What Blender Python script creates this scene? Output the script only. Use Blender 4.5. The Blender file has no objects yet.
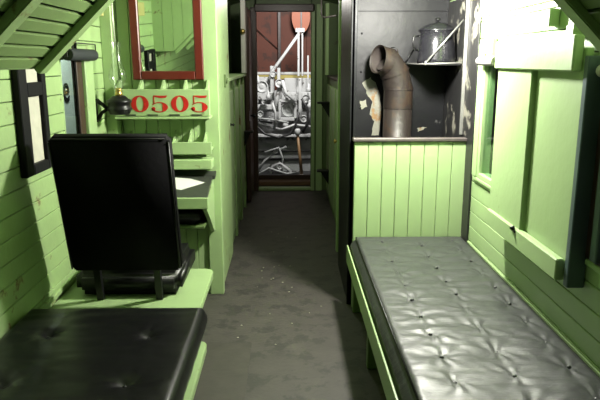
import bpy, bmesh, math, random
from mathutils import Vector, Matrix, noise
random.seed(4)
C = bpy.context.scene
COL = C.collection
PI = math.pi

KA = .72
# ------------------------------------------------------------------ materials
def mat(name, col, rough=.5, metal=0, var=.12, vscale=3, wear=None, wear_amt=.0, wscale=9, bump=.05, bscale=30,
        spec=.5, coat=0, wear_rough=None, stretch=(1, 1, 1)):
    m = bpy.data.materials.new(name); m.use_nodes = True
    if not metal > .5: col = [c*KA for c in col]
    if wear: wear = [c*KA for c in wear]
    nt = m.node_tree; N = nt.nodes; L = nt.links
    b = N['Principled BSDF']
    b.inputs['Roughness'].default_value = rough
    b.inputs['Metallic'].default_value = metal
    b.inputs['Specular IOR Level'].default_value = spec
    b.inputs['Coat Weight'].default_value = coat
    tc = N.new('ShaderNodeTexCoord')
    mp = N.new('ShaderNodeMapping'); mp.inputs['Scale'].default_value = stretch
    L.new(tc.outputs['Object'], mp.inputs['Vector'])
    n1 = N.new('ShaderNodeTexNoise'); n1.inputs['Scale'].default_value = vscale; n1.inputs['Detail'].default_value = 6
    L.new(mp.outputs[0], n1.inputs['Vector'])
    mix = N.new('ShaderNodeMix'); mix.data_type = 'RGBA'
    c1 = [c * (1 - var) for c in col]; c2 = [min(1, c * (1 + var)) for c in col]
    mix.inputs[6].default_value = (*c1, 1); mix.inputs[7].default_value = (*c2, 1)
    L.new(n1.outputs['Fac'], mix.inputs[0])
    out = mix.outputs[2]
    if wear:
        n2 = N.new('ShaderNodeTexNoise'); n2.inputs['Scale'].default_value = wscale; n2.inputs['Detail'].default_value = 9
        n2.inputs['Roughness'].default_value = .65
        L.new(mp.outputs[0], n2.inputs['Vector'])
        r = N.new('ShaderNodeValToRGB')
        e = r.color_ramp.elements
        e[0].position = 1 - wear_amt - .03; e[0].color = (0, 0, 0, 1); e[1].position = 1 - wear_amt + .03; e[1].color = (1, 1, 1, 1)
        L.new(n2.outputs['Fac'], r.inputs[0])
        mx = N.new('ShaderNodeMix'); mx.data_type = 'RGBA'
        L.new(r.outputs[0], mx.inputs[0]); L.new(out, mx.inputs[6]); mx.inputs[7].default_value = (*wear, 1)
        out = mx.outputs[2]
    L.new(out, b.inputs['Base Color'])
    if bump:
        n3 = N.new('ShaderNodeTexNoise'); n3.inputs['Scale'].default_value = bscale; n3.inputs['Detail'].default_value = 5
        L.new(mp.outputs[0], n3.inputs['Vector'])
        bp = N.new('ShaderNodeBump'); bp.inputs['Strength'].default_value = bump; bp.inputs['Distance'].default_value = .02
        L.new(n3.outputs['Fac'], bp.inputs['Height']); L.new(bp.outputs[0], b.inputs['Normal'])
    return m

GREEN = (.40, .56, .26)
M = {}
M['green'] = mat('green_paint', GREEN, .42, var=.10, wear=(.16, .11, .045), wear_amt=.30, wscale=5, bump=.06, bscale=25)
M['green_old'] = mat('green_paint_worn', (.365, .52, .225), .45, var=.18, wear=(.17, .10, .04), wear_amt=.36, wscale=6, bump=.1, bscale=20)
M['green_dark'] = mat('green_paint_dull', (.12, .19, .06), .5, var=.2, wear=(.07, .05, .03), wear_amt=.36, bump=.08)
M['green_soffit_shade'] = mat('soffit_green_shaded', (.22, .33, .12), .55, var=.15, spec=.3, wear=(.16, .10, .05), wear_amt=.3, wscale=5)  # darker base green carries the shade on the soffit undersides
M['gap'] = mat('board_joint', (.035, .05, .02), .9, bump=0)
M['vinyl'] = mat('black_vinyl', (.007, .007, .0075), .36, var=.2, bump=.10, bscale=9, spec=.28)
M['vinyl_bed'] = mat('charcoal_vinyl', (.044, .047, .046), .46, var=.3, bump=.4, bscale=7, spec=.6, stretch=(.7, 1.8, 1))
M['vinyl_matte'] = mat('matt_black_vinyl', (.003, .003, .0035), .7, bump=.05, spec=.08)
M['floor'] = mat('worn_floor', (.072, .065, .056), .6, var=.3, vscale=7, wear=(.045, .042, .036), wear_amt=.45, wscale=6, bump=.12, bscale=40)
M['floor_patch'] = mat('floor_patch', (.062, .056, .046), .6, var=.35, vscale=9, bump=.1)
M['grit'] = mat('chips', (.5, .48, .36), .8)
M['steel'] = mat('blackened_steel', (.009, .0095, .0105), .45, .05, var=.5, vscale=4, spec=.22, wear=(.10, .10, .097), wear_amt=.27, wscale=7, bump=.25, bscale=5)
M['steel_peel'] = mat('blackened_steel_peeling', (.02, .02, .02), .45, .1, var=.4, wear=(.28, .27, .22), wear_amt=.41, wscale=5, bump=.25, bscale=8)
M['peel'] = mat('bare_patch', (.22, .22, .17), .7, var=.3, vscale=14, wear=(.22, .13, .05), wear_amt=.42, wscale=9, bump=.2)
M['rustpipe'] = mat('rusty_iron', (.022, .016, .013), .5, .1, var=.4, vscale=6, wear=(.036, .022, .014), wear_amt=.44, wscale=6, bump=.15)
M['pipe_in'] = mat('sooty_iron', (.03, .022, .018), .8)
M['iron'] = mat('black_iron', (.012, .012, .013), .38, .4, bump=.08)
M['wire'] = mat('pale_wire', (.55, .55, .5), .4, .6)
M['trimgrey'] = mat('worn_cap', (.09, .075, .07), .5, .2, var=.4, vscale=10, bump=.15)
M['enamel'] = mat('speckled_enamel', (.016, .016, .019), .2, .1, var=.9, vscale=70, bump=.05, wear=(.07, .07, .078), wear_amt=.34, wscale=60)
M['zinc'] = mat('zinc_edge', (.32, .32, .30), .4, .7, var=.3)
M['red'] = mat('dark_red_paint', (.12, .014, .009), .35, var=.2)
M['redtext'] = mat('red_lettering', (.55, .02, .015), .4, var=.1)
M['texted'] = mat('lettering_edge', (.16, .05, .02), .4)
M['mirror'] = mat('silvered_glass', (.62, .70, .60), .015, 1, var=0, bump=0)
M['paper'] = mat('white_paper', (.85, .85, .80), .7, var=.04)
M['paperold'] = mat('aged_paper', (.62, .60, .50), .6, var=.18, vscale=25)
M['blackframe'] = mat('black_frame', (.006, .006, .008), .55, spec=.15)
M['cream'] = mat('cream_board', (.55, .50, .20), .5, var=.1)
M['brass'] = mat('old_brass', (.55, .38, .13), .3, .9)
M['deskgrey'] = mat('dark_desk_lino', (.045, .05, .042), .35, var=.3)
M['brown'] = mat('brown_door_paint', (.055, .028, .020), .4, var=.3)
M['boxcar'] = mat('oxide_red_boards', (.19, .05, .024), .65, var=.25, wear=(.10, .035, .02), wear_amt=.42, wscale=5)
M['orange'] = mat('orange_paint', (.62, .15, .045), .5, var=.1)
M['sill'] = mat('oiled_wood', (.22, .12, .06), .5, var=.3, stretch=(1, 12, 12))
M['white'] = mat('white_machine_paint', (.68, .69, .68), .45, 0, var=.2, vscale=9, wear=(.2, .19, .18), wear_amt=.38, wscale=9, bump=.2)
M['whitedull'] = mat('dusty_white_paint', (.52, .54, .52), .6, 0, var=.35, vscale=9, wear=(.12, .12, .11), wear_amt=.38, wscale=6, bump=.2)
M['hose'] = mat('dark_hose', (.03, .03, .03), .5)
M['yellow'] = mat('yellow_paint', (.50, .42, .12), .5, var=.3)
M['woodh'] = mat('ash_handle', (.34, .20, .09), .5)
M['blind'] = mat('grey_blind', (.035, .04, .042), .7, var=.15, spec=.2)
M['knobwhite'] = mat('bone_white', (.62, .60, .55), .4)
M['blindpale'] = mat('grey_cloth', (.22, .21, .20), .7)
M['bluegrey'] = mat('bluish_steel', (.13, .18, .20), .35, .4, var=.3)
M['hall'] = mat('hall_grey', (.22, .24, .24), .8)
M['board'] = mat('grey_sign_board', (.42, .47, .42), .6)
M['wiregreen'] = M['green_old']
def glassm(name, tint, rough=.02, ior=.45, base=.10):
    m = bpy.data.materials.new(name); m.use_nodes = True
    nt = m.node_tree; N = nt.nodes; L = nt.links
    N.remove(N['Principled BSDF'])
    t = N.new('ShaderNodeBsdfTransparent'); t.inputs[0].default_value = (*tint, 1)
    g = N.new('ShaderNodeBsdfGlossy'); g.inputs['Roughness'].default_value = rough
    n = N.new('ShaderNodeTexNoise'); n.inputs['Scale'].default_value = 6
    lw = N.new('ShaderNodeLayerWeight'); lw.inputs[0].default_value = .5
    fr = N.new('ShaderNodeMath'); fr.operation = 'POWER'; fr.inputs[1].default_value = 5; L.new(lw.outputs['Facing'], fr.inputs[0])
    sc = N.new('ShaderNodeMath'); sc.operation = 'MULTIPLY'; sc.inputs[1].default_value = ior; L.new(fr.outputs[0], sc.inputs[0])
    ad = N.new('ShaderNodeMath'); ad.operation = 'MULTIPLY_ADD'; ad.inputs[1].default_value = base
    L.new(n.outputs['Fac'], ad.inputs[0]); L.new(sc.outputs[0], ad.inputs[2])
    mx = N.new('ShaderNodeMixShader')
    L.new(ad.outputs[0], mx.inputs[0]); L.new(t.outputs[0], mx.inputs[1]); L.new(g.outputs[0], mx.inputs[2])
    L.new(mx.outputs[0], N['Material Output'].inputs[0])
    return m
M['pane'] = glassm('window_glass', (.8, .88, .84))
M['chimney'] = glassm('lamp_glass', (.93, .95, .94), .10, ior=.9, base=.30)

# ------------------------------------------------------------------ mesh builder
class MB:
    def __init__(s): s.bm = bmesh.new()
    def _fin(s, faces, mi, sm=False):
        for f in faces: f.material_index = mi; f.smooth = sm
    def box(s, x0, x1, y0, y1, z0, z1, bev=.003, mi=0, rot=None, seg=1):
        r = bmesh.ops.create_cube(s.bm, size=1)
        vs = r['verts']
        c = Vector(((x0+x1)/2, (y0+y1)/2, (z0+z1)/2))
        for v in vs: v.co = Vector((v.co.x*(x1-x0), v.co.y*(y1-y0), v.co.z*(z1-z0)))
        fs = set(f for v in vs for f in v.link_faces)
        if bev and min(x1-x0, y1-y0, z1-z0) > bev*2.2:
            es = list(set(e for v in vs for e in v.link_edges))
            rr = bmesh.ops.bevel(s.bm, geom=es, offset=bev, segments=seg, affect='EDGES')
            fs = set(rr['faces']); vs = list(set(v for f in fs for v in f.verts))
            allf = set()
            for v in vs:
                for f in v.link_faces: allf.add(f)
            fs = allf; vs = list(set(v for f in fs for v in f.verts))
        for v in vs:
            if rot is not None: v.co = rot @ v.co
            v.co += c
        s._fin(fs, mi, seg > 1)
        return s
    def prism(s, pts, axis, a, b, mi=0, bev=0):
        """pts 2-D polygon in the plane normal to axis ('x','y','z'); extruded a..b"""
        def mk(p, t):
            if axis == 'x': return Vector((t, p[0], p[1]))
            if axis == 'y': return Vector((p[0], t, p[1]))
            return Vector((p[0], p[1], t))
        A = [s.bm.verts.new(mk(p, a)) for p in pts]; B = [s.bm.verts.new(mk(p, b)) for p in pts]
        n = len(pts); fs = [s.bm.faces.new(A), s.bm.faces.new(B[::-1])]
        for i in range(n): fs.append(s.bm.faces.new((A[i], B[i], B[(i+1) % n], A[(i+1) % n])))
        bmesh.ops.recalc_face_normals(s.bm, faces=fs)
        if bev:
            es = list(set(e for f in fs for e in f.edges))
            rr = bmesh.ops.bevel(s.bm, geom=es, offset=bev, segments=2, affect='EDGES')
            fs = set(rr['faces'])
            for f in list(fs):
                for v in f.verts:
                    for g in v.link_faces: fs.add(g)
        s._fin(fs, mi)
        return s
    def tube(s, pts, r, n=10, caps=True, mi=0, smooth=True):
        pts = [Vector(p) for p in pts]
        rs = r if isinstance(r, (list, tuple)) else [r]*len(pts)
        rings = []; prev = None
        for i, p in enumerate(pts):
            if i == 0: d = pts[1]-p
            elif i == len(pts)-1: d = p-pts[i-1]
            else: d = (pts[i+1]-p).normalized()+(p-pts[i-1]).normalized()
            d.normalize()
            if prev is None:
                u = d.orthogonal().normalized()
            else:
                u = (prev - d*prev.dot(d)).normalized()
            prev = u; w = d.cross(u)
            rings.append([s.bm.verts.new(p + (u*math.cos(2*PI*k/n)+w*math.sin(2*PI*k/n))*rs[i]) for k in range(n)])
        fs = []
        for a, b in zip(rings, rings[1:]):
            for k in range(n): fs.append(s.bm.faces.new((a[k], a[(k+1) % n], b[(k+1) % n], b[k])))
        s._fin(fs, mi, smooth)
        if caps: s._fin([s.bm.faces.new(rings[0][::-1]), s.bm.faces.new(rings[-1])], mi)
        return s
    def lathe(s, prof, c=(0, 0, 0), n=24, mi=0, M4=None, close=False):
        rings = []
        for r, z in prof:
            ring = []
            for k in range(n):
                v = Vector((r*math.cos(2*PI*k/n), r*math.sin(2*PI*k/n), z))
                if M4 is not None: v = M4 @ v
                ring.append(s.bm.verts.new(v+Vector(c)))
            rings.append(ring)
        fs = []
        for a, b in zip(rings, rings[1:]):
            for k in range(n): fs.append(s.bm.faces.new((a[k], a[(k+1) % n], b[(k+1) % n], b[k])))
        s._fin(fs, mi, True)
        if not close: s._fin([s.bm.faces.new(rings[0][::-1]), s.bm.faces.new(rings[-1])], mi)
        return s
    def build(s, name, m, parent=None):
        bmesh.ops.recalc_face_normals(s.bm, faces=s.bm.faces[:])
        me = bpy.data.meshes.new(name)
        c = Vector((0, 0, 0))
        if parent is not None: pass
        s.bm.to_mesh(me); s.bm.free()
        for q in (m if isinstance(m, (list, tuple)) else [m]): me.materials.append(M[q])
        o = bpy.data.objects.new(name, me); COL.objects.link(o)
        if parent is not None:
            o.parent = parent; base = parent
            off = Vector((0, 0, 0)); p = parent
            while p is not None: off += p.location; p = p.parent
            me.transform(Matrix.Translation(-off))
        return o
def tag(o, label, cat, group=None, kind=None):
    o['label'] = label; o['category'] = cat
    if group: o['group'] = group
    if kind: o['kind'] = kind
    return o
def thing(name, label, cat, loc=(0, 0, 0), group=None):
    o = bpy.data.objects.new(name, None); COL.objects.link(o); o.location = loc; o.empty_display_size = .1
    return tag(o, label, cat, group)
def struct(name, mb, m, parent=None):
    o = mb.build(name, m, parent)
    if parent is None: o['kind'] = 'structure'
    return o

XL, XR = -1.25, 1.2
# ------------------------------------------------------------------ shell
mb = MB(); mb.box(-1.3, 1.3, -1.6, 8.75, -.08, 0, 0)
struct('floor', mb, 'floor')

def sub(rects, h):
    out = []
    for (a, b, c, d) in rects:
        if h[1] <= a or h[0] >= b or h[3] <= c or h[2] >= d: out.append((a, b, c, d)); continue
        if h[0] > a: out.append((a, h[0], c, d))
        if h[1] < b: out.append((h[1], b, c, d))
        a2, b2 = max(a, h[0]), min(b, h[1])
        if h[2] > c: out.append((a2, b2, c, h[2]))
        if h[3] < d: out.append((a2, b2, h[3], d))
    return out
def plank_wall(name, x, sgn, y0, y1, zs, holes, m='green_old'):
    """horizontal boards on the plane x; body behind (towards sgn)"""
    mb = MB()
    for i in range(len(zs)-1):
        rects = [(y0, y1, zs[i]+.002, zs[i+1]-.002)]
        for h in holes: rects = sub(rects, h)
        for (a, b, c, d) in rects:
            if b-a > .01 and d-c > .006:
                xs = sorted((x, x+sgn*.02)); mb.box(xs[0], xs[1], a, b, c, d, .003)
    rects = [(y0, y1, zs[0], zs[-1])]
    for h in holes: rects = sub(rects, h)
    for (a, b, c, d) in rects:
        xs = sorted((x+sgn*.016, x+sgn*.06)); mb.box(xs[0], xs[1], a, b, c, d, 0, mi=1)
    return struct(name, mb, [m, 'gap'])
zsL = [.02+.1*i for i in range(23)]
zsL[-1] = 2.2
WL = (3.50, 3.86, 1.10, 1.72)            # window in the left wall
plank_wall('wall_left', XL, -1, -1.6, 8.2, zsL, [WL])
zsR = [.035+.1*i for i in range(22)]
WRF = (3.50, 3.84, .98, 1.72)           # far window on the right
WRN = (1.2, 2.36, .93, 1.66)            # near window on the right
plank_wall('wall_right', XR, 1, -1.6, 8.2, zsR, [WRF, WRN], 'green')
mb = MB(); mb.box(XL-.06, XR+.06, -1.66, -1.6, 0, 3.2, 0)
for i in range(25): mb.box(XL+i*.1+.002, XL+i*.1+.098, -1.6, -1.58, .02, 3.1, .003)
struct('wall_back', mb, 'green_old')

# arched ceiling, near part open to the cupola
mb = MB()
def arch(x): return 2.10+.40*(1-(abs(x+.025)/1.3)**2)
xs = [XL-.06+i*(XR-XL+.12)/24 for i in range(25)]
pts = [(x, arch(x)) for x in xs]+[(x, arch(x)+.05) for x in xs[::-1]]
mb.prism(pts, 'y', 2.0, 8.3)
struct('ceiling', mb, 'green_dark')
mb = MB(); mb.box(-.70, .70, -1.6, 2.02, 3.1, 3.16, 0)
mb.box(-.70, -.64, -1.6, 2.0, 2.05, 3.12, 0); mb.box(.64, .70, -1.6, 2.0, 2.05, 3.12, 0)
mb.box(-.70, .70, 2.0, 2.06, 2.50, 3.12, 0)
struct('ceiling_cupola', mb, 'green_dark')

# soffits under the cupola sides: a flat shelf by the wall, then boards sloping up at 44 degrees
SL = .965
def soffit(name, sx, xw, z0, y1, m, flat=.185):
    mb = MB(); x1 = xw-sx*flat
    a_, b_ = sorted((xw, x1))
    mb.box(a_, b_, -1.58, y1, z0, z0+.02, .003)
    mb.box(a_, b_, -1.58, y1-.01, z0+.018, z0+.04, 0, mi=1)
    st = .0455
    for i in range(12):
        xa = x1-sx*(i*st+.006); xb = x1-sx*((i+1)*st-.007)
        za = z0+abs(xa-x1)*SL; zb = z0+abs(xb-x1)*SL
        mb.prism([(xa, za), (xb, zb), (xb+sx*.012, zb+.014), (xa+sx*.012, za+.014)], 'y', -1.58, y1, 0)
    xe = x1-sx*12*st; ze = z0+12*st*SL
    mb.prism([(x1+sx*.02, z0+.012), (xe+sx*.014, ze+.016), (xe+sx*.04, ze+.05), (x1+sx*.04, z0+.05)], 'y', -1.58, y1, 1)
    return struct(name, mb, [m, 'gap'])
soffit('trim_1', -1, XL, 1.667, 2.73, 'green_soffit_shade')
soffit('trim_2', 1, XR, 1.72, 2.08, 'green_soffit_shade', .12)
def rib(name, sx, xw, z0, y0, y1, th=.03, L=.50, flat=.185):
    mb = MB(); x1 = xw-sx*flat; xe = x1-sx*L; ze = z0+L*SL
    mb.prism([(x1, z0), (xe, ze), (xe-sx*th*.69, ze-th*.72), (x1-sx*th*.69, z0-th*.72+.0)], 'y', y0, y1, 0, bev=.004)
    return struct(name, mb, 'green_old')
rib('trim_3', -1, XL, 1.667, 2.67, 2.75)
rib('trim_4', -1, XL, 1.667, 2.02, 2.10, .035)
rib('trim_5', -1, XL, 1.667, 1.3, 1.38)
rib('trim_6', 1, XR, 1.72, 2.01, 2.09, flat=.12)
def face(name, sx, xw, y0, n, z0=1.667, flat=.185):
    mb = MB()
    def zb(x): return z0+.003+max(0, abs(x-xw)-flat)*SL
    for i in range(n):
        xa = xw-sx*i*.093; xb = xa-sx*.090
        if i == 1: pts = [(xa, zb(xa)), (xw-sx*flat, zb(xw-sx*flat)), (xb, zb(xb))]
        else: pts = [(xa, zb(xa)), (xb, zb(xb))]
        mb.prism(pts+[(xb, arch(xb)+.01), (xa, arch(xa)+.01)], 'y', y0, y0+.02)
    return struct(name, mb, 'green_old')
face('trim_7', -1, XL, 2.735, 7)
face('trim_8', 1, XR, 2.085, 7, 1.72, .12)
# letterboard line on top of right wall + cove
mb = MB(); mb.box(XR-.018, XR+.0, 2.03, 3.96, 1.965, 2.09, .004); struct('trim_9', mb, 'green')
mb = MB(); mb.box(XR-.06, XR, 3.0, 4.1, 2.075, 2.13, .01); struct('trim_10', mb, 'cream')
mb = MB(); mb.box(XL, XL+.03, 3.18, 4.36, 1.99, 2.10, .004); struct('trim_11', mb, 'cream')
mb = MB(); mb.box(XL, XL+.02, 1.0, 4.38, .47, .50, .004); struct('baseboard_left', mb, 'green_old')
mb = MB(); mb.box(XR-.010, XR, 1.0, 4.09, .50, .530, .003); struct('baseboard_right', mb, 'green')

# left partition at y=4.4 (vertical beadboard)
mb = MB()
x = XL
while x < -.60:
    xb = min(x+.083, -.585)
    mb.box(x+.0015, xb-.0015, 4.4, 4.42, .0, arch(x)-.0, .003); x += .083
mb.box(XL, -.52, 4.415, 4.45, 0, 2.2, 0, mi=1)
struct('wall_inner', mb, ['green', 'gap'])
mb = MB(); mb.box(-.585, -.485, 4.375, 4.45, 0, 2.36, .004); struct('trim_12', mb, 'green')
mb = MB(); mb.box(XL, XL+.075, 4.30, 4.39, .5, 2.16, .004); struct('trim_13', mb, 'green_old')

# end bulkhead
mb = MB()
mb.box(XL, -.40, 8.2, 8.26, 0, 2.5, 0); mb.box(.295, XR, 8.2, 8.26, 0, 2.5, 0); mb.box(-.42, .31, 8.2, 8.26, 2.31, 2.5, 0)
struct('wall_far', mb, 'green_dark')
mb = MB()
mb.box(.30, .345, 8.14, 8.2, 0, 2.32, .005); mb.box(.365, .445, 8.15, 8.2, 0, 2.4, .004)
struct('trim_14', mb, 'green')
mb = MB(); mb.box(-.47, -.40, 8.13, 8.2, 0, 2.36, .005); mb.box(-.42, .33, 8.12, 8.2, 2.305, 2.40, .01)
struct('trim_15', mb, 'brown')
mb = MB(); mb.box(-.41, .31, 8.16, 8.28, 0, .035, .006); struct('trim_16', mb, 'green_old')
mb = MB(); mb.box(-.44, .33, 8.50, 8.66, 0, .06, .008); struct('trim_17', mb, 'sill')
mb = MB(); mb.box(-.44, .33, 8.66, 8.72, 0, .12, .008); struct('trim_18', mb, 'brown')

# ------------------------------------------------------------------ windows
def window(name, x, sgn, h, m, fw=.035, mid=None, pane_off=.03, dep=.06):
    y0, y1, z0, z1 = h
    mb = MB(); xa, xb = sorted((x-sgn*(.012 if dep > .02 else .002), x+sgn*dep))
    mb.box(xa, xb, y0, y0+fw, z0, z1, .004); mb.box(xa, xb, y1-fw, y1, z0, z1, .004)
    mb.box(xa, xb, y0+fw, y1-fw, z0, z0+fw, .004); mb.box(xa, xb, y0+fw, y1-fw, z1-fw, z1, .004)
    if mid: mb.box(xa+.01, xb-.01, mid-.012, mid+.012, z0+fw, z1-fw, .003)
    w = struct(name, mb, m)
    xs = x+sgn*pane_off
    q = MB(); q.box(xs-.002, xs+.002, y0+fw*.7, y1-fw*.7, z0+fw*.7, z1-fw*.7, 0); q.build('pane', 'pane', w)
    return w
w = window('window_1', XL, -1, WL, 'green', .014, None, .006, .016)
q = MB(); q.box(XL-.004, XL+.008, 3.75, 3.845, 1.115, 1.705, .003); q.build('stile', 'brown', w)
q = MB(); q.box(XL, XL+.022, 3.862, 4.02, 1.06, 1.74, .004); q.build('casing', 'green', w)
w = window('window_2', XR, 1, WRF, 'green', .035, None, .01)
q = MB(); q.box(XR-.016, XR+.002, 3.44, 3.90, .960, .982, .004); q.build('sill', 'green', w)
q = MB(); q.box(XR-.02, XR+.0, 3.84, 3.92, .985, 1.80, .004); q.build('casing', 'green', w)
w = window('window_3', XR, 1, WRN, 'brown', .05)  # frame coloured dark brown to stand for the blocked light here
q = MB(); q.box(XR-.018, XR+.02, 1.1, 2.345, .905, .93, .005); q.build('sill', 'green', w)
q = MB(); q.box(XR-.03, XR+.0, 2.24, 2.29, .94, 1.66, .005); q.build('track', 'bluegrey', w)

def blind(label, x, sgn, y0, y1, z, r, m='blind'):
    t = thing('roller_blind', label, 'window blind', (x-sgn*(r+.012), (y0+y1)/2, z))
    xx = x-sgn*(r+.012)
    mb = MB(); mb.tube([(xx, y0, z), (xx, y0+.004, z), (xx, y1-.004, z), (xx, y1, z)], [r*.9, r, r, r*.9], 18); mb.build('rolled_cloth', m, t)
    for y in (y0-.012, y1+.004):
        mb = MB(); xs = sorted((x, xx)); mb.box(xs[0], xs[1]+.004, y, y+.008, z-.015, z+.015, .002); mb.build('bracket', 'iron', t)
    return t
t = blind('dark grey rolled-up blind over the left wall window', XL, -1, 3.50, 3.96, 1.735, .034)
mb = MB(); mb.tube([(XL+.02, 3.72, 1.76), (XL+.02, 3.72, 1.87)], .007); mb.box(XL, XL+.01, 3.705, 3.735, 1.76, 1.86, .002)
mb.build('hanger', 'iron', t)
mb = MB(); mb.tube([(XL+.05, 3.62, 1.80), (XL+.05, 4.0, 1.80), (XL+.05, 4.0, 1.72)], .004); mb.build('rod', 'iron', t)
t = blind('pale rolled-up blind over the narrow window beside the stove alcove', XR, 1, 3.53, 3.82, 1.70, .028, 'blindpale')
mb = MB(); mb.box(XR-.035, XR-.005, 3.63, 3.66, 1.72, 1.83, .004); mb.build('hook', 'zinc', t)
t = blind('rolled-up blind with white end at the right edge of the photo', XR, 1, 1.3, 2.33, 1.665, .024, 'knobwhite')

# ------------------------------------------------------------------ sign outside the left window
t = thing('sign_board', 'pale grey board with a dark letter e outside the left window', 'sign', (-1.95, 4.6, 0))
mb = MB(); mb.box(-1.98, -1.95, 4.0, 7.5, .5, 2.6, .002); mb.build('panel', 'board', t)
cu = bpy.data.curves.new('letter_e', 'FONT'); cu.body = 'e'; cu.size = .34; cu.extrude = .004; cu.offset = .002
cu.materials.append(M['iron'])
tmp = bpy.data.objects.new('letter_curve', cu); me = bpy.data.meshes.new_from_object(tmp); bpy.data.objects.remove(tmp)
lo = bpy.data.objects.new('letter', me); COL.objects.link(lo)
lo.parent = t; lo.location = (.006, .86, 1.355); lo.rotation_euler = (PI/2, 0, PI/2)

# ------------------------------------------------------------------ right: bed, mattress
def mattress(name, label, x0, x1, y0, y1, z0, h, tufts, mname, depth, wr, cat='mattress', rad=.04, pipes=True, nx=84, ny=150, seedv=0, broad=.045, sideout=1):
    t = thing(name, label, cat, ((x0+x1)/2, (y0+y1)/2, z0))
    bm = bmesh.new()
    def hz(x, y):
        e = min(x-x0, x1-x, y-y0, y1-y)
        z = z0+h
        if e < rad: z = z0+h-rad+math.sqrt(max(0, rad*rad-(rad-e)**2))
        k = min(1, e/.06)
        dz = 0; mind = 9; ang = 0
        for (a, b) in tufts:
            dx, dy = x-a, y-b; d = math.hypot(dx, dy)
            dz -= depth*math.exp(-(d/broad)**1.2)
            if d < mind: mind = d; ang = math.atan2(dy, dx)
        # folds radiating from the nearest button, and long wrinkles
        f = math.exp(-mind/.07)
        dz += wr*.8*f*math.sin(ang*7+noise.noise(Vector((x*5, y*5, seedv)))*6)
        dz += wr*noise.noise(Vector((x*6+noise.noise(Vector((x*4, y*4, 2)))*1.5, y*17, seedv)))
        dz += wr*1.3*noise.noise(Vector((x*3, y*5, seedv+7)))
        return z+dz*k
    V = {}
    def dist(t_, n):  # denser near the edges
        return t_
    for i in range(nx+1):
        for j in range(ny+1):
            x = x0+(x1-x0)*i/nx; y = y0+(y1-y0)*j/ny
            V[i, j] = bm.verts.new((x, y, hz(x, y)))
    for i in range(nx):
        for j in range(ny):
            f = bm.faces.new((V[i, j], V[i+1, j], V[i+1, j+1], V[i, j+1])); f.smooth = True
    ring = [(i, 0) for i in range(nx)]+[(nx, j) for j in range(ny)]+[(i, ny) for i in range(nx, 0, -1)]+[(0, j) for j in range(ny, 0, -1)]
    prev = [V[k] for k in ring]
    cx, cy = (x0+x1)/2, (y0+y1)/2
    for fz, out in ((.55, .010), (.25, .010), (0, 0)):
        cur = []
        for k in ring:
            v = V[k].co
            ox = (-1*sideout if k[0] == 0 else 1 if k[0] == nx else 0)*out; oy = (-1 if k[1] == 0 else 1 if k[1] == ny else 0)*out
            s = noise.noise(Vector((v.x*12, v.y*12, fz*5)))*.004
            cur.append(bm.verts.new((v.x+ox*(1+s*50), v.y+oy, z0+(h-rad)*fz)))
        n = len(ring)
        for q in range(n):
            f = bm.faces.new((prev[q], prev[(q+1) % n], cur[(q+1) % n], cur[q])); f.smooth = True
        prev = cur
    bm.faces.new(prev)
    m_ = MB(); m_.bm.free(); m_.bm = bm
    body = m_.build('cover', mname, t)
    if pipes:
        r = .005; zt = z0+h-rad*.35; q = rad*.25
        loop = [(x0+q, y0+q, zt), (x1-q, y0+q, zt), (x1-q, y1-q, zt), (x0+q, y1-q, zt), (x0+q, y0+q, zt)]
        p = MB(); p.tube(loop, r, 8); p.build('piping', 'vinyl', t)
    for (a, b) in tufts:
        p = MB(); z = hz(a, b)
        p.lathe([(.001, .007), (.006, .006), (.009, .002), (.009, -.004), (.002, -.006)][::-1], (a, b, z+.001), 12); p.build('button', mname, t)
    return t
tR = []
for i in range(10):
    tR.append((.62, 4.0-.205*i-.05)); tR.append((.86, 3.84-.212*i)); tR.append((1.095, 3.98-.222*i+.0))
tR = [p for p in tR if p[1] < 4.0]
mattress('bed_mattress', 'long charcoal vinyl mattress with rows of sunken buttons on the right bunk', .450, 1.185, 1.5, 4.075, .44, .093, tR, 'vinyl_bed', .009, .0062, rad=.03, sideout=2.6)
t = thing('bunk_bed', 'low green wooden bunk under the long charcoal mattress', 'bed', (.8, 2.8, 0))
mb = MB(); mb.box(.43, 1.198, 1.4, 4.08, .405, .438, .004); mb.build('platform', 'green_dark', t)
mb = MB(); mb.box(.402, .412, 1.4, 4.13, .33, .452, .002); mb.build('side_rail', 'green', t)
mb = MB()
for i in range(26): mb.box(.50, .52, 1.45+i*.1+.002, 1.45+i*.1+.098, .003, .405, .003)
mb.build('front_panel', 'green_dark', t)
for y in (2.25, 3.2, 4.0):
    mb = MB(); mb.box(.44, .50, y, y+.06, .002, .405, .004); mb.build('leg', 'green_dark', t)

# low beadboard partition at the foot of the bunk
t = thing('beadboard_partition', 'waist-high light green beadboard partition between bunk and stove alcove', 'partition', (.83, 4.11, 0))
mb = MB(); n = 8; w_ = (1.192-.440)/n
for i in range(n): mb.box(.440+i*w_+.0015, .440+(i+1)*w_-.0015, 4.10, 4.125, .0, 1.175, .003)
mb.box(.440, 1.192, 4.12, 4.14, 0, 1.17, 0, mi=1)
mb.build('boards', ['green', 'gap'], t)
mb = MB(); mb.box(.428, 1.196, 4.085, 4.15, 1.176, 1.20, .005); mb.build('cap_rail', 'trimgrey', t)

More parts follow.
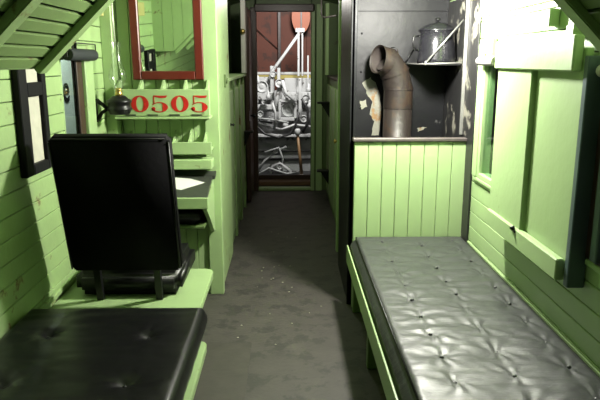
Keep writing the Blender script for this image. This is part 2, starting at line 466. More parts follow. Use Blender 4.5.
# ------------------------------------------------------------------ stove alcove in blackened sheet
t = thing('stove_enclosure', 'blackened sheet metal lining around the stove alcove', 'stove enclosure', (.8, 4.7, 0))
mb = MB(); mb.box(.452, 1.195, 4.76, 4.78, .0, 2.30, .002)
mb.box(.458, .464, 4.748, 4.76, .0, 2.06, .002)
mb.box(.458, 1.19, 4.748, 4.76, 2.055, 2.065, .002)
for z in (.4, .9, 1.35, 1.62, 1.9): mb.lathe([(.008, 0), (.006, .004), (.002, .006)], (.55, 4.757, z), 10, M4=Matrix.Rotation(PI/2, 4, 'X'))
mb.build('back_sheet', 'steel', t)
mb = MB(); mb.box(.418, .438, 4.155, 5.02, 0, 2.32, .003)
mb.box(.410, .452, 4.155, 4.18, 0, 2.32, .004)
mb.build('aisle_sheet', 'steel', t)
mb = MB(); mb.box(1.186, 1.197, 3.96, 4.76, .0, 2.12, .002); mb.build('wall_sheet', 'steel_peel', t)
mb = MB(); mb.box(1.165, 1.186, 4.19, 4.215, 1.21, 2.12, .003); mb.build('corner_strip', 'zinc', t)
# bare patches where paint came off
def patch(pts, seed, name='bare_patch'):
    mb = MB(); out = []
    for i, p in enumerate(pts):
        q = pts[(i+1) % len(pts)]
        for s in range(4):
            f = s/4; x = p[0]+(q[0]-p[0])*f; z = p[1]+(q[1]-p[1])*f
            out.append((x+.012*noise.noise(Vector((x*40, z*40, seed))), z+.012*noise.noise(Vector((x*40, z*40, seed+5)))))
    mb.prism(out, 'y', 4.7575, 4.7605); mb.build(name, 'peel', t)
patch([(.56, 1.54), (.62, 1.58), (.66, 1.54), (.70, 1.45), (.71, 1.3), (.70, 1.14), (.64, 1.14), (.655, 1.25), (.62, 1.30), (.64, 1.40), (.60, 1.46)], 1)
patch([(.545, 1.40), (.59, 1.42), (.60, 1.36), (.56, 1.34)], 2)
patch([(.50, 1.20), (.515, 1.22), (.51, 1.15), (.495, 1.14)], 3)
patch([(.99, 1.19), (1.02, 1.20), (1.06, 1.21), (1.05, 1.185), (1.0, 1.17)], 4)

# stove pipe
t = thing('stove_pipe', 'rusty brown stovepipe elbow rising behind the low green partition', 'stovepipe', (.81, 4.5, 0))
R_ = .104
X0 = .808; Y0 = 4.60
path = [(X0, Y0, .45), (X0, Y0, 1.37)]
mb = MB(); mb.tube(path, R_, 28); mb.build('pipe', 'rustpipe', t)
dirv = Vector((-.86, -.42, .16)).normalized()
P0 = Vector((X0, Y0, 1.36)); P1 = Vector((X0-.0, Y0-.0, 1.50)); P2 = Vector((X0-.035, Y0-.015, 1.62)); P3 = Vector((X0-.095, Y0-.04, 1.70)); P4 = P3+dirv*.075
mb = MB(); mb.tube([P0, P1, P2, P3, P4], [R_*1.03, R_*1.02, R_*.99, R_*.95, R_*.93], 28, caps=False)
mb.tube([P4+dirv*.0, P3], [R_*.87, R_*.87], 28, caps=False, mi=1)
# mouth rim
mb.tube([P4-dirv*.006, P4+dirv*.008], [R_*.97, R_*.97], 28, caps=False); mb.tube([P4+dirv*.008, P4-dirv*.004], [R_*.97, R_*.86], 28, caps=False)
mb.tube([P3, P3+Vector((.05, .02, -.06))], [R_*.86, R_*.6], 20, mi=1)
mb.build('elbow', ['rustpipe', 'pipe_in'], t)
for a, d in ((P1, Vector((0, 0, 1))), ((P2), Vector((-.35, -.14, .9)).normalized()), (P3, Vector((-.75, -.33, .45)).normalized())):
    mb = MB(); mb.tube([a-d*.005, a+d*.005], R_*1.055, 28, caps=False); mb.build('seam_ring', 'rustpipe', t)

# corner shelf with pot
t = thing('pot_shelf', 'thin metal shelf on the alcove wall held by slanting rods', 'shelf', (1.05, 4.45, 1.685))
mb = MB(); mb.prism([(.94, 4.33), (1.184, 4.30), (1.184, 4.745), (.86, 4.745)], 'z', 1.672, 1.680); mb.build('shelf_plate', 'iron', t)
mb = MB(); mb.tube([(.86, 4.745, 1.680), (.94, 4.328, 1.680), (1.184, 4.298, 1.688)], .006, 8)
mb.tube([(.94, 4.328, 1.672), (.94, 4.328, 1.70)], .006, 8); mb.build('rim', 'zinc', t)
mb = MB(); mb.tube([(.94, 4.33, 1.685), (1.19, 4.33, 1.975)], .006, 8); mb.build('rod', 'zinc', t)
mb = MB(); mb.tube([(.87, 4.72, 1.685), (.95, 4.752, 1.80)], .005, 8); mb.build('rod', 'iron', t)
t = thing('enamel_pot', 'dark speckled enamel pot with domed lid on the alcove shelf', 'pot', (1.045, 4.47, 1.681))
cx, cy, cz = 1.045, 4.47, 1.681
mb = MB(); mb.lathe([(.125, 0), (.138, .006), (.137, .03), (.125, .15), (.118, .205), (.123, .215), (.128, .222)], (cx, cy, cz), 32); mb.build('body', 'enamel', t)
mb = MB(); mb.lathe([(.132, .222), (.135, .228), (.128, .236), (.10, .255), (.06, .272), (.02, .28), (.012, .283)], (cx, cy, cz), 32)
lid = mb.build('lid', 'enamel', t)
mb = MB(); mb.lathe([(.008, .283), (.008, .292), (.018, .298), (.018, .306), (.006, .312)], (cx, cy, cz), 14); mb.build('knob', 'iron', lid)
mb = MB(); mb.tube([(cx-.126, cy, cz+.19), (cx-.165, cy-.01, cz+.185), (cx-.172, cy-.012, cz+.15), (cx-.16, cy-.01, cz+.10), (cx-.13, cy, cz+.09)], .007, 8)
mb.build('handle', 'iron', t)

# ------------------------------------------------------------------ sliding shutter on the right wall
t = thing('sliding_shutter', 'large pale green board shutter standing off the right wall', 'shutter', (1.15, 2.9, .8))
mb = MB(); mb.box(1.135, 1.165, 2.40, 2.86, .83, 1.75, .004); mb.build('board', 'green', t)
mb = MB(); mb.box(1.112, 1.165, 2.865, 3.33, .83, 1.78, .005); mb.build('board', 'green', t)
mb = MB(); mb.box(1.093, 1.135, 2.42, 3.34, 1.66, 1.80, .006); mb.build('top_rail', 'green', t)
mb = MB(); mb.box(1.098, 1.135, 2.41, 3.32, .812, .905, .006); mb.build('bottom_rail', 'green', t)
mb = MB(); mb.box(1.125, 1.197, 2.355, 2.392, .80, 1.72, .004); mb.build('edge_channel', 'bluegrey', t)
mb = MB(); mb.box(1.15, 1.198, 2.55, 2.75, .86, .92, .003); mb.build('packing_block', 'green_dark', t)
mb = MB(); mb.box(1.15, 1.198, 3.0, 3.2, 1.5, 1.56, .003); mb.build('packing_block', 'green_dark', t)
mb = MB(); mb.lathe([(.014, 0), (.010, .012), (.006, .02)], (1.098, 2.90, .905), 10, M4=Matrix.Rotation(-PI/2, 4, 'Y'))
mb.box(1.092, 1.11, 2.875, 2.925, .885, .90, .003); mb.build('latch', 'iron', t)
# small blocks above
for (y, za, zb_, nme) in ((2.85, 1.85, 1.925, 'high up above the shutter'), (2.60, 1.80, 1.845, 'just over the near top corner of the shutter')):
    mb = MB(); mb.box(1.150, 1.198, y-.035, y+.035, za, zb_, .004)
    tag(mb.build('wooden_block', 'green', None), 'small green wooden stop block ' + nme, 'block')

# ------------------------------------------------------------------ left bench with mattress
t = thing('bench', 'green wooden bench box along the left wall under seat and mattress', 'bench', (-.85, 3.0, 0))
mb = MB()
def slab(xr, ya, yb, rc, mb):
    pts = [(XL+.005, ya), (xr, ya)]
    for k in range(7):
        a = k/6*PI/2; pts.append((xr-rc+rc*math.cos(a), yb-rc+rc*math.sin(a)))
    pts += [(XL+.005, yb)]
    mb.prism(pts, 'z', .405, .448, bev=.005)
slab(-.462, 2.80, 3.66, .06, mb); mb.build('bench_top', 'green', t)
mb = MB(); slab(-.375, 1.4, 2.64, .03, mb); mb.build('bench_top', 'green', t)
mb = MB()
for i in range(18): mb.box(-.62, -.60, 1.85+i*.1+.002, 1.85+i*.1+.098, .003, .405, .003)
mb.box(XL+.005, -.62, 3.60, 3.63, .003, .405, .003)
mb.build('front_panel', 'green_old', t)
mb = MB(); mb.box(XL+.01, -.62, 2.60, 2.85, .38, .43, .003); mb.build('cross_rail', 'green_dark', t)
tl = [(-.605, 2.49), (-.605, 2.08), (-1.04, 2.50), (-1.045, 2.09), (-.82, 2.29), (-.605, 1.67), (-1.045, 1.67), (-.82, 1.88)]
tl = [p for p in tl if p[0] != -.82]
mattress('bench_mattress', 'smooth black vinyl mattress with sunken buttons in the lower left foreground', -1.235, -.405, 1.45, 2.80, .45, .105, tl, 'vinyl', .026, .0035, rad=.03, pipes=False, nx=80, ny=110, seedv=11, broad=.03)

# ------------------------------------------------------------------ the seat
t = thing('padded_seat', 'high-backed black padded seat on the green bench facing the desk', 'seat', (-.89, 3.4, .45))
def pad(mb, w, h, th, r, mi=0):
    """rounded slab centred, lying in XZ, thickness along Y"""
    pass
rx = Matrix.Rotation(math.radians(-0), 4, 'X')
bk = MB()
W, Hh, T = .565, .735, .085
tilt = math.atan2(.18, .72)
bk.box(-W/2, W/2, -T/2, T/2, -Hh/2, Hh/2, .018, seg=3)
rot = Matrix.Translation((-.838, 3.01, 1.003)) @ Matrix.Rotation(tilt, 4, 'X') @ Matrix.Rotation(0, 4, 'Y')
bmesh.ops.transform(bk.bm, matrix=rot, verts=bk.bm.verts[:])
bk.build('backrest', 'vinyl_matte', t)
p = MB(); 
for sx in (-1, 1):
    p.tube([(sx*(W/2-.006), -T/2+.006, -Hh/2+.02), (sx*(W/2-.006), -T/2+.006, Hh/2-.02)], .005, 8)
p.tube([(-W/2+.02, -T/2+.006, Hh/2-.006), (W/2-.02, -T/2+.006, Hh/2-.006)], .005, 8)
bmesh.ops.transform(p.bm, matrix=rot, verts=p.bm.verts[:]); p.build('piping', 'vinyl', t)
# seat cushion
cs = MB(); cs.box(-1.16, -.585, 3.19, 3.76, .450, .595, .04, seg=5); 
cs.build('seat_cushion', 'vinyl', t)
for x in (-1.01, -.695):
    mb = MB(); mb.prism([(3.17, .449), (3.145, .449), (3.125, .55), (3.10, .70), (3.13, .70), (3.155, .55)], 'x', x-.017, x+.017); mb.build('back_bracket', 'iron', t)

# ------------------------------------------------------------------ desk, racks, mirror, lamp
t = thing('wall_desk', 'dark-topped green writing desk behind the high-backed seat', 'desk', (-.85, 4.2, .8))
mb = MB(); mb.prism([(3.97, .800), (4.295, .888), (4.295, .913), (3.97, .825)], 'x', XL+.01, -.535, bev=.003); mb.prism([(4.294, .888), (4.392, .915), (4.392, .940), (4.294, .913)], 'x', XL+.085, -.515, bev=.003); mb.build('desk_top', 'deskgrey', t)
mb = MB(); mb.box(XL+.01, -.525, 3.95, 3.97, .755, .83, .004); mb.build('front_edge', 'green', t)
mb = MB(); mb.prism([(3.972, .798), (4.371, .90), (4.371, .50), (4.33, .50), (4.10, .66), (3.972, .74)], 'x', -.56, -.535); mb.build('end_bracket', 'green', t)
mb = MB(); mb.box(-1.17, -.60, 4.04, 4.34, .62, .745, .03, seg=3)
tag(mb.build('cushion', 'vinyl', None), 'black padded cushion tucked under the desk', 'cushion')
mb = MB(); mb.box(-1.20, -.565, 4.03, 4.395, .60, .618, .003)
tag(mb.build('under_desk_shelf', 'green_dark', None), 'narrow shelf holding the black cushion below the desk', 'shelf')
# paper
mb = MB(); mb.prism([(-.86, -.02), (-.72, -.07), (-.575, .04), (-.68, .10), (-.80, .12)], 'z', 0, .002); bmesh.ops.transform(mb.bm, matrix=Matrix.Translation((0, 4.15, .8745)) @ Matrix.Rotation(math.atan2(.088, .325), 4, 'X'), verts=mb.bm.verts[:])
tag(mb.build('paper_sheet', 'paper', None), 'white sheet of paper lying on the dark desk top', 'paper')
# pigeonholes above the desk
t = thing('pigeonhole_rack', 'low green rack of open pigeonholes above the desk', 'rack', (-.88, 4.34, .95))
mb = MB(); mb.box(XL+.08, -.53, 4.27, 4.374, 1.095, 1.11, .003); mb.box(XL+.08, -.53, 4.255, 4.27, 1.07, 1.155, .003); mb.build('tray', 'green', t)
mb = MB(); mb.box(XL+.08, -.53, 4.25, 4.374, .965, 1.035, .006); mb.build('ledge', 'green', t)
for i in range(6):
    x = XL+.13+i*.107
    mb = MB(); mb.prism([(4.398, 1.11), (4.272, 1.11), (4.272, 1.155), (4.398, 1.225)], 'x', x, x+.012); mb.build('divider', 'green', t)
# number rack
t = thing('number_rack', 'green slotted wall rack with the red number 0505 below the mirror', 'rack', (-.88, 4.3, 1.3))
mb = MB(); mb.box(-1.17, -.532, 4.238, 4.252, 1.335, 1.515, .003)
mb.build('front_board', 'green', t)
mb = MB(); mb.box(-1.17, -.532, 4.225, 4.398, 1.315, 1.332, .003); mb.build('bottom_board', 'green', t)
for i in range(5):
    x = -1.165+i*.152
    mb = MB(); mb.prism([(4.398, 1.333), (4.254, 1.333), (4.254, 1.515), (4.35, 1.572), (4.398, 1.572)], 'x', x, x+.013); mb.build('divider', 'green', t)
for i in range(4):
    x = -1.10+i*.148
    mb = MB(); mb.box(x, x+.07, 4.2335, 4.2385, 1.338, 1.348, 0); mb.build('slot', 'gap', t)
# digits
def digit0(mb, x, z, w, h, y):
    n = 28; o = []; i_ = []
    for k in range(n):
        a = 2*PI*k/n
        o.append((x+w/2+w/2*math.cos(a), z+h/2+h/2*math.sin(a))); i_.append((x+w/2+w*.21*math.cos(a), z+h/2+h*.43*math.sin(a)))
    for k in range(n):
        j = (k+1) % n; mb.prism([o[k], o[j], i_[j], i_[k]], 'y', y-.0015, y+.001)
def digit5(mb, x, z, w, h, y):
    P_ = lambda pts: mb.prism([(x+a*w, z+b*h) for a, b in pts], 'y', y-.0015, y+.001)
    P_([(.14, 1.0), (.20, .93), (.55, .84), (.85, .86), (.95, 1.0), (.88, 1.0), (.75, .985), (.5, .985), (.28, 1.0)])
    P_([(.14, 1.0), (.20, 1.0), (.20, .50), (.14, .46)])
    n = 20; o = []; i_ = []
    for k in range(n+1):
        a = math.radians(150-k/n*320)
        th = max(0, math.cos(a)) 
        ro = (.48, .31); 
        o.append((.47+ro[0]*math.cos(a), .30+.31*math.sin(a)))
        i_.append((.47+(ro[0]-.07-.24*th)*math.cos(a), .30+(.31-.055)*math.sin(a)))
    for k in range(n): P_([o[k], o[k+1], i_[k+1], i_[k]])
    P_([(.13+.11*math.cos(2*PI*k/14), .20+.12*math.sin(2*PI*k/14)) for k in range(14)])
for i, ch in enumerate('0505'):
    mb = MB(); x = -1.058+i*.134; w_ = .118
    (digit0 if ch == '0' else digit5)(mb, x, 1.362, w_, .112, 4.2375)
    d = mb.build('numeral', 'redtext', t); d['label'] = 'red painted digit ' + ch
# mirror
t = thing('wall_mirror', 'tall mirror in a dark red wooden frame above the number rack', 'mirror', (-.82, 4.398, 1.575))
x0, x1, z0, z1 = -1.065, -.580, 1.575, 2.24; fw = .058
mb = MB(); yb, yf = 4.398, 4.355
mb.box(x0, x0+fw, yf, yb, z0, z1, .006); mb.box(x1-fw, x1, yf, yb, z0, z1, .006)
mb.box(x0+fw, x1-fw, yf, yb, z0, z0+fw, .006); mb.box(x0+fw, x1-fw, yf, yb, z1-fw, z1, .006); mb.build('frame', 'red', t)
mb = MB(); mb.box(x0+fw-.004, x1-fw+.004, 4.375, 4.382, z0+fw-.004, z1-fw+.004, 0); mb.build('glass', 'mirror', t)
t.rotation_euler = (math.radians(2.1), 0, 0)
t.location.y -= .0
# oil lamp
lx, ly, lz = -1.095, 4.08, 1.362
t = thing('oil_lamp', 'black oil lamp with clear glass chimney bracketed to the left wall corner', 'lamp', (lx, ly, lz))
mb = MB(); mb.lathe([(.060, 0), (.066, .006), (.070, .02), (.078, .028), (.078, .04), (.070, .048), (.073, .07), (.080, .078), (.078, .09), (.060, .10), (.050, .108), (.040, .118), (.03, .12)], (lx, ly, lz), 28); mb.build('font', 'iron', t)
mb = MB(); mb.lathe([(.022, .12), (.026, .126), (.022, .14), (.020, .15), (.024, .156), (.018, .165), (.01, .17)], (lx, ly, lz), 20); mb.build('burner', 'brass', t)
mb = MB(); mb.lathe([(.024, .150), (.030, .17), (.047, .205), (.056, .235), (.054, .265), (.040, .30), (.030, .33), (.028, .40), (.031, .455)], (lx, ly, lz), 28, close=True); mb.build('chimney', 'chimney', t)
mb = MB()
wx = XL+.01
mb.tube([(wx, ly, lz+.09), (wx+.04, ly, lz+.06), (lx-.078, ly, lz+.035)], [.016, .012, .012], 10)
mb.tube([(wx, ly, lz-.035), (wx+.03, ly, lz+.01), (lx-.078, ly, lz+.035)], [.016, .011, .012], 10)
mb.tube([(wx-.008, ly, lz+.10), (wx-.008, ly, lz-.05)], .012, 10)
mb.build('bracket', 'iron', t)
mb = MB(); mb.tube([(lx-.01, ly+.02, 2.28), (lx-.012, ly+.01, 1.98), (lx-.004, ly, 1.795)], .0045, 8)
tag(mb.build('hanging_wire', 'wire', None), 'thin pale wire hanging down to the oil lamp chimney', 'wire')

# notice frame on the left wall
t = thing('notice_frame', 'narrow black frame with two pale paper panels on the left wall', 'picture frame', (XL, 3.03, 1.4))
fy0, fy1, fz0, fz1 = 2.87, 3.19, 1.165, 1.70
mb = MB(); xa, xb = XL+.001, XL+.035
mb.box(xa, xb, fy0, fy0+.09, fz0, fz1, .004); mb.box(xa, xb, fy1-.05, fy1, fz0, fz1, .004)
mb.box(xa, xb, fy0+.09, fy1-.05, fz0, fz0+.05, .004); mb.box(xa, xb, fy0+.09, fy1-.05, 1.535, 1.60, .004); mb.box(xa, xb, fy0+.09, fy1-.05, fz1-.03, fz1, .004)
mb.build('frame', 'blackframe', t)
mb = MB(); mb.box(xa, xa+.012, fy0+.088, fy1-.048, fz0+.048, 1.537, 0); mb.build('paper', 'paperold', t)
mb = MB(); mb.box(xa, xa+.012, fy0+.088, fy1-.048, 1.598, fz1-.028, 0); mb.build('paper', 'paperold', t)

# ------------------------------------------------------------------ aisle, left side
t = thing('tall_locker', 'tall green locker side on the left of the aisle, past the desk', 'locker', (-.8, 4.9, 0))
mb = MB(); mb.prism([(XL+.01, .001), (-.505, .001), (-.505, 2.38), (-.8, 2.33), (XL+.01, 2.05)], 'y', 4.46, 5.30); mb.build('body', 'green', t)
mb = MB(); mb.box(-.505, -.492, 4.50, 5.28, .05, 2.2, .004); mb.build('side_panel', 'green_old', t)
mb = MB(); mb.box(-.492, -.480, 4.86, 4.90, 1.50, 1.60, .003); mb.tube([(-.475, 4.88, 1.53), (-.465, 4.88, 1.57)], .006, 8); mb.build('latch', 'green_dark', t)
t = thing('low_locker', 'waist-high green panelled locker on the left of the aisle with a sloping cap', 'locker', (-.8, 6.3, 0))
mb = MB(); mb.box(XL+.01, -.53, 5.31, 7.3, 0, 1.53, .004)
for y in (5.34, 5.98, 6.62, 7.22): mb.box(-.53, -.505, y-.03, y+.05, .0, 1.53, .004)
mb.build('body', 'green_old', t)
mb = MB(); mb.box(XL+.01, -.485, 5.31, 7.35, 1.532, 1.56, .005); mb.build('cap', 'green', t)
for y in (5.44, 6.08, 6.72): 
    mb = MB(); mb.box(-.53, -.515, y, y+.44, .12, 1.44, .005); mb.build('door_panel', 'green', t)
mb = MB(); mb.lathe([(.012, 0), (.010, .02), (.016, .03), (.004, .04)], (-.515, 5.52, 1.15), 10, M4=Matrix.Rotation(PI/2, 4, 'Y')); mb.build('knob', 'iron', t)
# dark partition above the locker
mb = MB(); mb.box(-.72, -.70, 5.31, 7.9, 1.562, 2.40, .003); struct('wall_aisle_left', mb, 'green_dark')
# white door edge
t = thing('white_door_edge', 'narrow white painted board standing on the left locker cap near the end door', 'board', (-.49, 7.25, 1.57))
mb = MB(); mb.box(-.525, -.475, 7.14, 7.30, 1.565, 2.36, .004); mb.build('board', 'knobwhite', t)
mb = MB(); mb.lathe([(.02, 0), (.03, .02), (.02, .05), (.004, .055)], (-.50, 7.14, 2.02), 12, M4=Matrix.Rotation(PI/2, 4, 'X')); mb.build('knob', 'brass', t)
# open end door leaf
mb = MB(); mb.box(-.505, -.462, 7.42, 8.12, .02, 2.30, .004)
mb.box(-.462, -.454, 7.46, 8.08, .10, 1.0, .003); mb.box(-.462, -.454, 7.46, 8.08, 1.12, 2.2, .003)
d = struct('door_1', mb, 'brown')
mb = MB(); mb.lathe([(.012, 0), (.012, .03), (.028, .04), (.028, .055), (.01, .065)], (-.454, 7.49, 1.06), 14, M4=Matrix.Rotation(PI/2, 4, 'Y')); mb.build('door_knob', 'iron', d)
def bracket_shelf(label, x0, x1, y0, y1, z, sgn):
    t = thing('corner_shelf', label, 'shelf', ((x0+x1)/2, (y0+y1)/2, z))
    mb = MB(); mb.box(x0, x1, y0, y1, z, z+.022, .005); mb.build('shelf_board', 'iron', t)
    xb = x1 if sgn > 0 else x0; xf = x0 if sgn > 0 else x1
    mb = MB(); mb.prism([(xb, z), (xf*.7+xb*.3, z), (xb, z-.16)], 'y', (y0+y1)/2-.012, (y0+y1)/2+.012); mb.build('gusset', 'iron', t)
bracket_shelf('small dark shelf bracket on the left locker near the end door', -.504, -.40, 7.06, 7.18, .90, -1)
bracket_shelf('upper of two dark shelf brackets right of the end door', .34, .484, 7.3, 7.42, 1.21, 1)
bracket_shelf('lower of two dark shelf brackets right of the end door', .34, .484, 7.3, 7.42, .40, 1)

# ------------------------------------------------------------------ aisle, right side
t = thing('aisle_locker', 'dim green panelled locker on the right of the aisle past the stove alcove', 'locker', (.8, 6.9, 0))
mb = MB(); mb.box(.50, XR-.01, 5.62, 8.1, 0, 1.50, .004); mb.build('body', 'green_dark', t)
for y in (5.75, 6.5, 7.25):
    mb = MB(); mb.box(.485, .50, y, y+.62, .1, 1.42, .005); mb.build('door_panel', 'green_old', t)
mb = MB(); mb.box(.486, XR-.01, 5.62, 7.9, 1.502, 1.53, .005); mb.build('cap', 'trimgrey', t)
mb = MB(); mb.lathe([(.010, 0), (.010, .02), (.022, .03), (.022, .04), (.006, .048)], (.485, 5.98, .94), 14, M4=Matrix.Rotation(-PI/2, 4, 'Y')); mb.build('knob', 'brass', t)
mb = MB(); mb.box(.43, .462, 5.40, 5.46, .0, 2.35, .004)
tag(mb.build('green_post', 'green', None), 'thin bright green post on the right just past the black stove wall', 'post')
mb = MB(); mb.box(.445, .485, 7.55, 7.66, 1.535, 2.36, .004)
tag(mb.build('green_post', 'green', None), 'short green post standing on the right locker cap by the end door', 'post')
mb = MB(); mb.box(.72, .74, 5.62, 8.18, 1.532, 2.32, .003); struct('wall_aisle_right', mb, 'green_dark')
mb = MB(); mb.tube([(.36, 6.9, 2.43), (.36, 6.9, 2.19), (.372, 6.9, 2.165), (.40, 6.9, 2.155), (.50, 6.6, 2.155)], .010, 10)
tag(mb.build('bent_pipe', 'trimgrey', None), 'thin bent pipe coming down from the ceiling right of the end door', 'pipe')

# ------------------------------------------------------------------ floor details
mb = MB(); mb.box(-.53, -.23, 2.7, 3.55, .0005, .003, .001)
o = mb.build('floor_hatch', 'floor_patch', None); tag(o, 'faint rectangular plate let into the floor beside the left bench', 'hatch')
for i in range(26):
    x = random.uniform(-.35, .25); y = random.uniform(3.1, 6.2); s = random.uniform(.003, .008)
    if i < 12: x = random.gauss(-.15, .12); y = random.gauss(4.9, .3)
    mb = MB(); mb.prism([(x-s, y), (x, y-s*.7), (x+s, y+s*.2), (x+s*.2, y+s)], 'z', .0006, .003)
    tag(mb.build('paint_chip', 'grit', None), 'tiny pale paint chip lying on the aisle floor', 'paint chip', 'paint chips on the aisle floor')

# ------------------------------------------------------------------ outside the end door
mb = MB(); mb.box(-1.4, 1.4, 8.75, 9.25, -.12, -.02, .01); tag(mb.build('end_platform', 'hose', None), 'dark end platform outside the door', 'platform')
t = thing('boxcar_wall', 'oxide red board wall of a railway car beyond the open door', 'railway car', (0, 12.3, -1))
mb = MB()
for i in range(9): mb.box(-2.4+i*.55, -2.4+(i+1)*.55-.003, 12.0, 12.05, -.9, 3.6, .003)
mb.build('side_boards', 'boxcar', t)
mb = MB(); mb.box(-.19, -.13, 11.95, 12.0, -.9, 3.5, .006); mb.build('post', 'brown', t)
mb = MB(); mb.tube([(-.62, 11.985, 2.30), (-.20, 11.985, 1.92)], .014, 8); mb.build('brace', 'brown', t)
# orange target
t = thing('target_disc', 'orange oval signal target above the white lever', 'signal', (.24, 11.6, 0))
mb = MB()
pts = [(.235+.165*math.cos(2*PI*k/32), 2.48+.29*math.sin(2*PI*k/32)) for k in range(32)]
mb.prism(pts, 'y', 11.60, 11.62); mb.build('disc', 'orange', t)
mb = MB(); mb.tube([(.24, 11.63, -.9), (.24, 11.63, 2.8)], .02, 10); mb.box(.225, .255, 11.585, 11.60, 2.15, 2.75, .002); mb.build('mast', 'brown', t)

# white painted crane / winch car with its gear
def px(u, v, y):  # metres for a bearing measured in the doorway (linear fit at y)
    k = y/10.0
    return ((u-289.7)*.01612*k + (-.00)*k, 1.7-(v-61.4)*.0160*k)
t = thing('winch_car', 'white painted winch machinery on the car beyond the end door', 'machine', (0, 10.4, -1))
def bx(u0, u1, v0, v1, y, d, m='white', name='beam', bev=.01):
    xa, zt = px(u0, v0, y); xb, zb2 = px(u1, v1, y)
    mb = MB(); mb.box(xa, xb, y, y+d, zb2, zt, bev); return mb.build(name, m, t)
def tb(pts, y, r, m='white', name='rod', dy=0):
    mb = MB(); n = len(pts); mb.tube([(px(u, v, y)[0], y+dy*i/(n-1), px(u, v, y)[1]) for i, (u, v) in enumerate(pts)], r, 10); return mb.build(name, m, t)
def disc(u, v, y, r, th, m='white', name='wheel'):
    x, z = px(u, v, y); mb = MB(); mb.lathe([(r*.3, -th*.7), (r*.35, -th*.5), (r*.8, -th*.5), (r*.85, -th), (r, -th), (r, th), (r*.9, th)], (x, y, z), 22, M4=Matrix.Rotation(-PI/2, 4, 'X')); return mb.build(name, m, t)
bx(240, 340, 176, 184, 10.0, .5, 'hose', 'deck')
bx(256, 312, 75, 79, 11.0, .1, 'yellow', 'rail', .004)
bx(255, 312, 72, 74.5, 11.05, .06, 'white', 'rail', .004)
bx(256, 276, 77, 93, 10.7, .3); bx(286, 314, 78, 95, 10.8, .3)
bx(250, 276, 92, 99, 10.45, .2); bx(283, 314, 92, 100, 10.5, .2)
bx(250, 300, 104, 109, 10.4, .2, 'white', 'beam'); bx(255, 314, 106, 111, 10.55, .2)
bx(250, 316, 133, 178, 10.45, .06, 'whitedull', 'back_plate', .004)
bx(250, 316, 90, 134, 11.15, .06, 'white', 'back_plate', .004)
bx(250, 316, 134, 136.5, 10.3, .15, 'white', 'rail', .006)
bx(252, 316, 158, 160, 10.41, .04, 'hose', 'rail', .004)
bx(252, 316, 150, 151, 10.41, .04, 'hose', 'rail', .003)
# A frame with gear case
tb([(276, 112), (279, 96), (282, 84)], 10.3, .035, 'white', 'frame_leg')
tb([(299, 132), (295, 108), (283, 86)], 10.3, .035, 'white', 'frame_leg')
disc(290, 109, 10.32, .115, .05, 'whitedull', 'gear_case')
bx(281, 298, 99, 101.5, 10.2, .10, 'white', 'beam', .005); bx(280, 282.5, 100, 118, 10.2, .10, 'white', 'beam', .005); bx(295.5, 298, 100, 120, 10.2, .10, 'white', 'beam', .005)
bx(281, 298, 117, 120, 10.2, .10, 'white', 'beam', .005)
tb([(284, 80), (287, 92), (297, 101)], 10.15, .028, 'white', 'link')
disc(281, 83, 10.25, .07, .04); disc(264, 86, 10.5, .10, .05); disc(307, 98, 10.45, .07, .04); disc(266, 101, 10.35, .045, .04)
disc(262, 113, 10.3, .05, .04, 'whitedull'); disc(305, 118, 10.3, .06, .04); disc(275, 74, 10.6, .05, .04)
bx(272, 276, 66, 100, 10.6, .08); bx(279, 282, 68, 86, 10.4, .07, 'white', 'post', .006)
bx(300, 303, 78, 112, 10.2, .06, 'white', 'post', .005)
for (u, v, r_) in ((258, 100, .03), (270, 95, .03), (289, 97, .03), (311, 104, .035), (256, 118, .04), (271, 120, .035), (287, 123, .04), (300, 90, .03), (310, 88, .03), (260, 80, .03)):
    x, z = px(u, v, 10.25); mb = MB(); mb.lathe([(r_, -.05), (r_*1.2, -.04), (r_*1.2, 0), (r_*.7, .02), (r_*.7, .06), (r_*.2, .08)], (x, 10.25, z), 12); mb.build('valve', 'white', t)
# pipes and dark hoses
tb([(257, 122), (268, 126), (283, 129), (296, 124), (312, 126)], 10.15, .022, 'white', 'pipe')
tb([(256, 117), (275, 119), (290, 122)], 10.05, .016, 'whitedull', 'pipe')
tb([(257, 124), (266, 133), (280, 137), (292, 133), (298, 122), (300, 112)], 10.0, .02, 'hose', 'hose')
tb([(303, 98), (309, 108), (309, 122), (304, 132)], 10.05, .02, 'hose', 'hose')
tb([(256, 112), (262, 120), (274, 122)], 10.1, .018, 'hose', 'hose')
tb([(276, 128), (277, 112), (274, 102)], 10.1, .02, 'white', 'pipe')
# lever arm and twin posts
tb([(271, 79), (275, 70), (287, 54), (300, 36)], 10.6, .026, 'white', 'lever_arm')
bx(297, 306, 30, 34, 10.55, .1, 'white', 'lever_head', .01)
bx(299, 301, 33, 76, 10.55, .05, 'white', 'post', .005); bx(303, 304.5, 34, 76, 10.6, .05, 'white', 'post', .004)
bx(308.5, 310, 56, 100, 10.5, .04, 'white', 'post', .004)
# tangled lower ironwork
tb([(258, 172), (266, 160), (278, 150), (288, 146)], 10.3, .020, 'whitedull', 'bar')
tb([(270, 178), (274, 166), (281, 163), (290, 170), (296, 178)], 10.2, .028, 'white', 'coupler_jaw')
tb([(266, 152), (280, 147), (284, 158), (282, 176)], 10.25, .018, 'whitedull', 'bar')
tb([(256, 176), (270, 168), (288, 174), (300, 172)], 10.15, .016, 'whitedull', 'bar')
disc(281, 166, 10.2, .05, .05); disc(277, 150, 10.3, .045, .03)
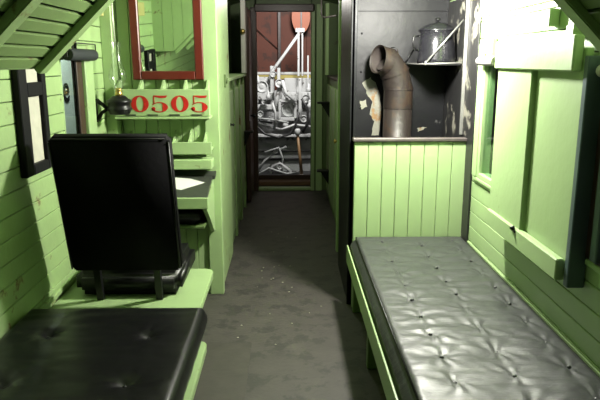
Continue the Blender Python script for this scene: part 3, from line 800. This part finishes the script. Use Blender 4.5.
# wooden handle leaning
mb = MB(); xa, za = px(299, 133, 9.9); xb, zb3 = px(303, 175, 9.9)
mb.tube([(xa, 9.9, za), (xb, 9.85, zb3)], [.020, .028], 10); 
tool = thing('leaning_mallet', 'wooden handled tool leaning upright against the white machinery', 'tool', (xb, 9.85, zb3-.06))
mb.build('handle', 'woodh', tool)
mb = MB(); mb.lathe([(.03, -.05), (.045, -.04), (.045, .03), (.03, .05)], (xa, 9.9, za+.03), 14); mb.build('head', 'white', tool)
mb = MB(); mb.lathe([(.05, -.04), (.055, 0), (.03, .04)], (xb, 9.85, zb3-.02), 14); mb.build('foot', 'zinc', tool)
# hall around the car
mb = MB(); mb.box(-7, 7, -5, 14, -1.0, -.9, 0); struct('floor_hall', mb, 'hall')
mb = MB(); mb.box(3.2, 3.3, -4, 13, -.9, 4, 0); struct('wall_hall', mb, 'hall')

# ------------------------------------------------------------------ lights
def light(name, kind, loc, power, col=(1, 1, 1), size=.1, rot=None, **k):
    d = bpy.data.lights.new(name, kind); d.energy = power; d.color = col
    if kind == 'POINT' or kind == 'SPOT': d.shadow_soft_size = size
    if kind == 'AREA': d.size = size
    for a, b in k.items(): setattr(d, a, b)
    o = bpy.data.objects.new(name, d); COL.objects.link(o); o.location = loc
    if rot: o.rotation_euler = rot
    return o
light('ceiling_lamp', 'POINT', (.72, 3.66, 2.07), 320, (1, .97, .90), .08)
light('cupola_fill', 'POINT', (0.0, 1.0, 2.9), 2, (1, .97, .9), .15)  # weak added fill, no lamp known in the cupola
light('aisle_fill', 'POINT', (-.05, 6.3, 2.36), 25, (1, .95, .88), .1)  # added fill to lift the aisle floor and locker sides, no known lamp
light('machinery_fill', 'SPOT', (.3, 8.95, 2.85), 400, (1, .98, .95), .25, rot=(math.radians(50), 0, math.radians(8)), spot_size=math.radians(100))  # unseen spot added to brighten the white machinery past the door
light('sign_fill', 'POINT', (-1.5, 5.0, 2.4), 300, (1, 1, 1), .2)  # unseen point light added to brighten the sign board outside

w = bpy.data.worlds.new('world'); C.world = w; w.use_nodes = True
w.node_tree.nodes['Background'].inputs[0].default_value = (.5, .55, .6, 1)
w.node_tree.nodes['Background'].inputs[1].default_value = .04

# ------------------------------------------------------------------ camera
cam = bpy.data.cameras.new('camera'); co = bpy.data.objects.new('camera', cam); COL.objects.link(co)
cam.sensor_width = 36; cam.lens = 37.2; cam.clip_start = .05
co.location = (0, 0, 1.7)
co.rotation_euler = (PI/2-math.atan(139/620), 0, -math.radians(1.08))
C.camera = co
vs = C.view_settings; vs.view_transform = 'Standard'; vs.look = 'None'; vs.gamma = 1; vs.use_curve_mapping = False; vs.exposure = 0
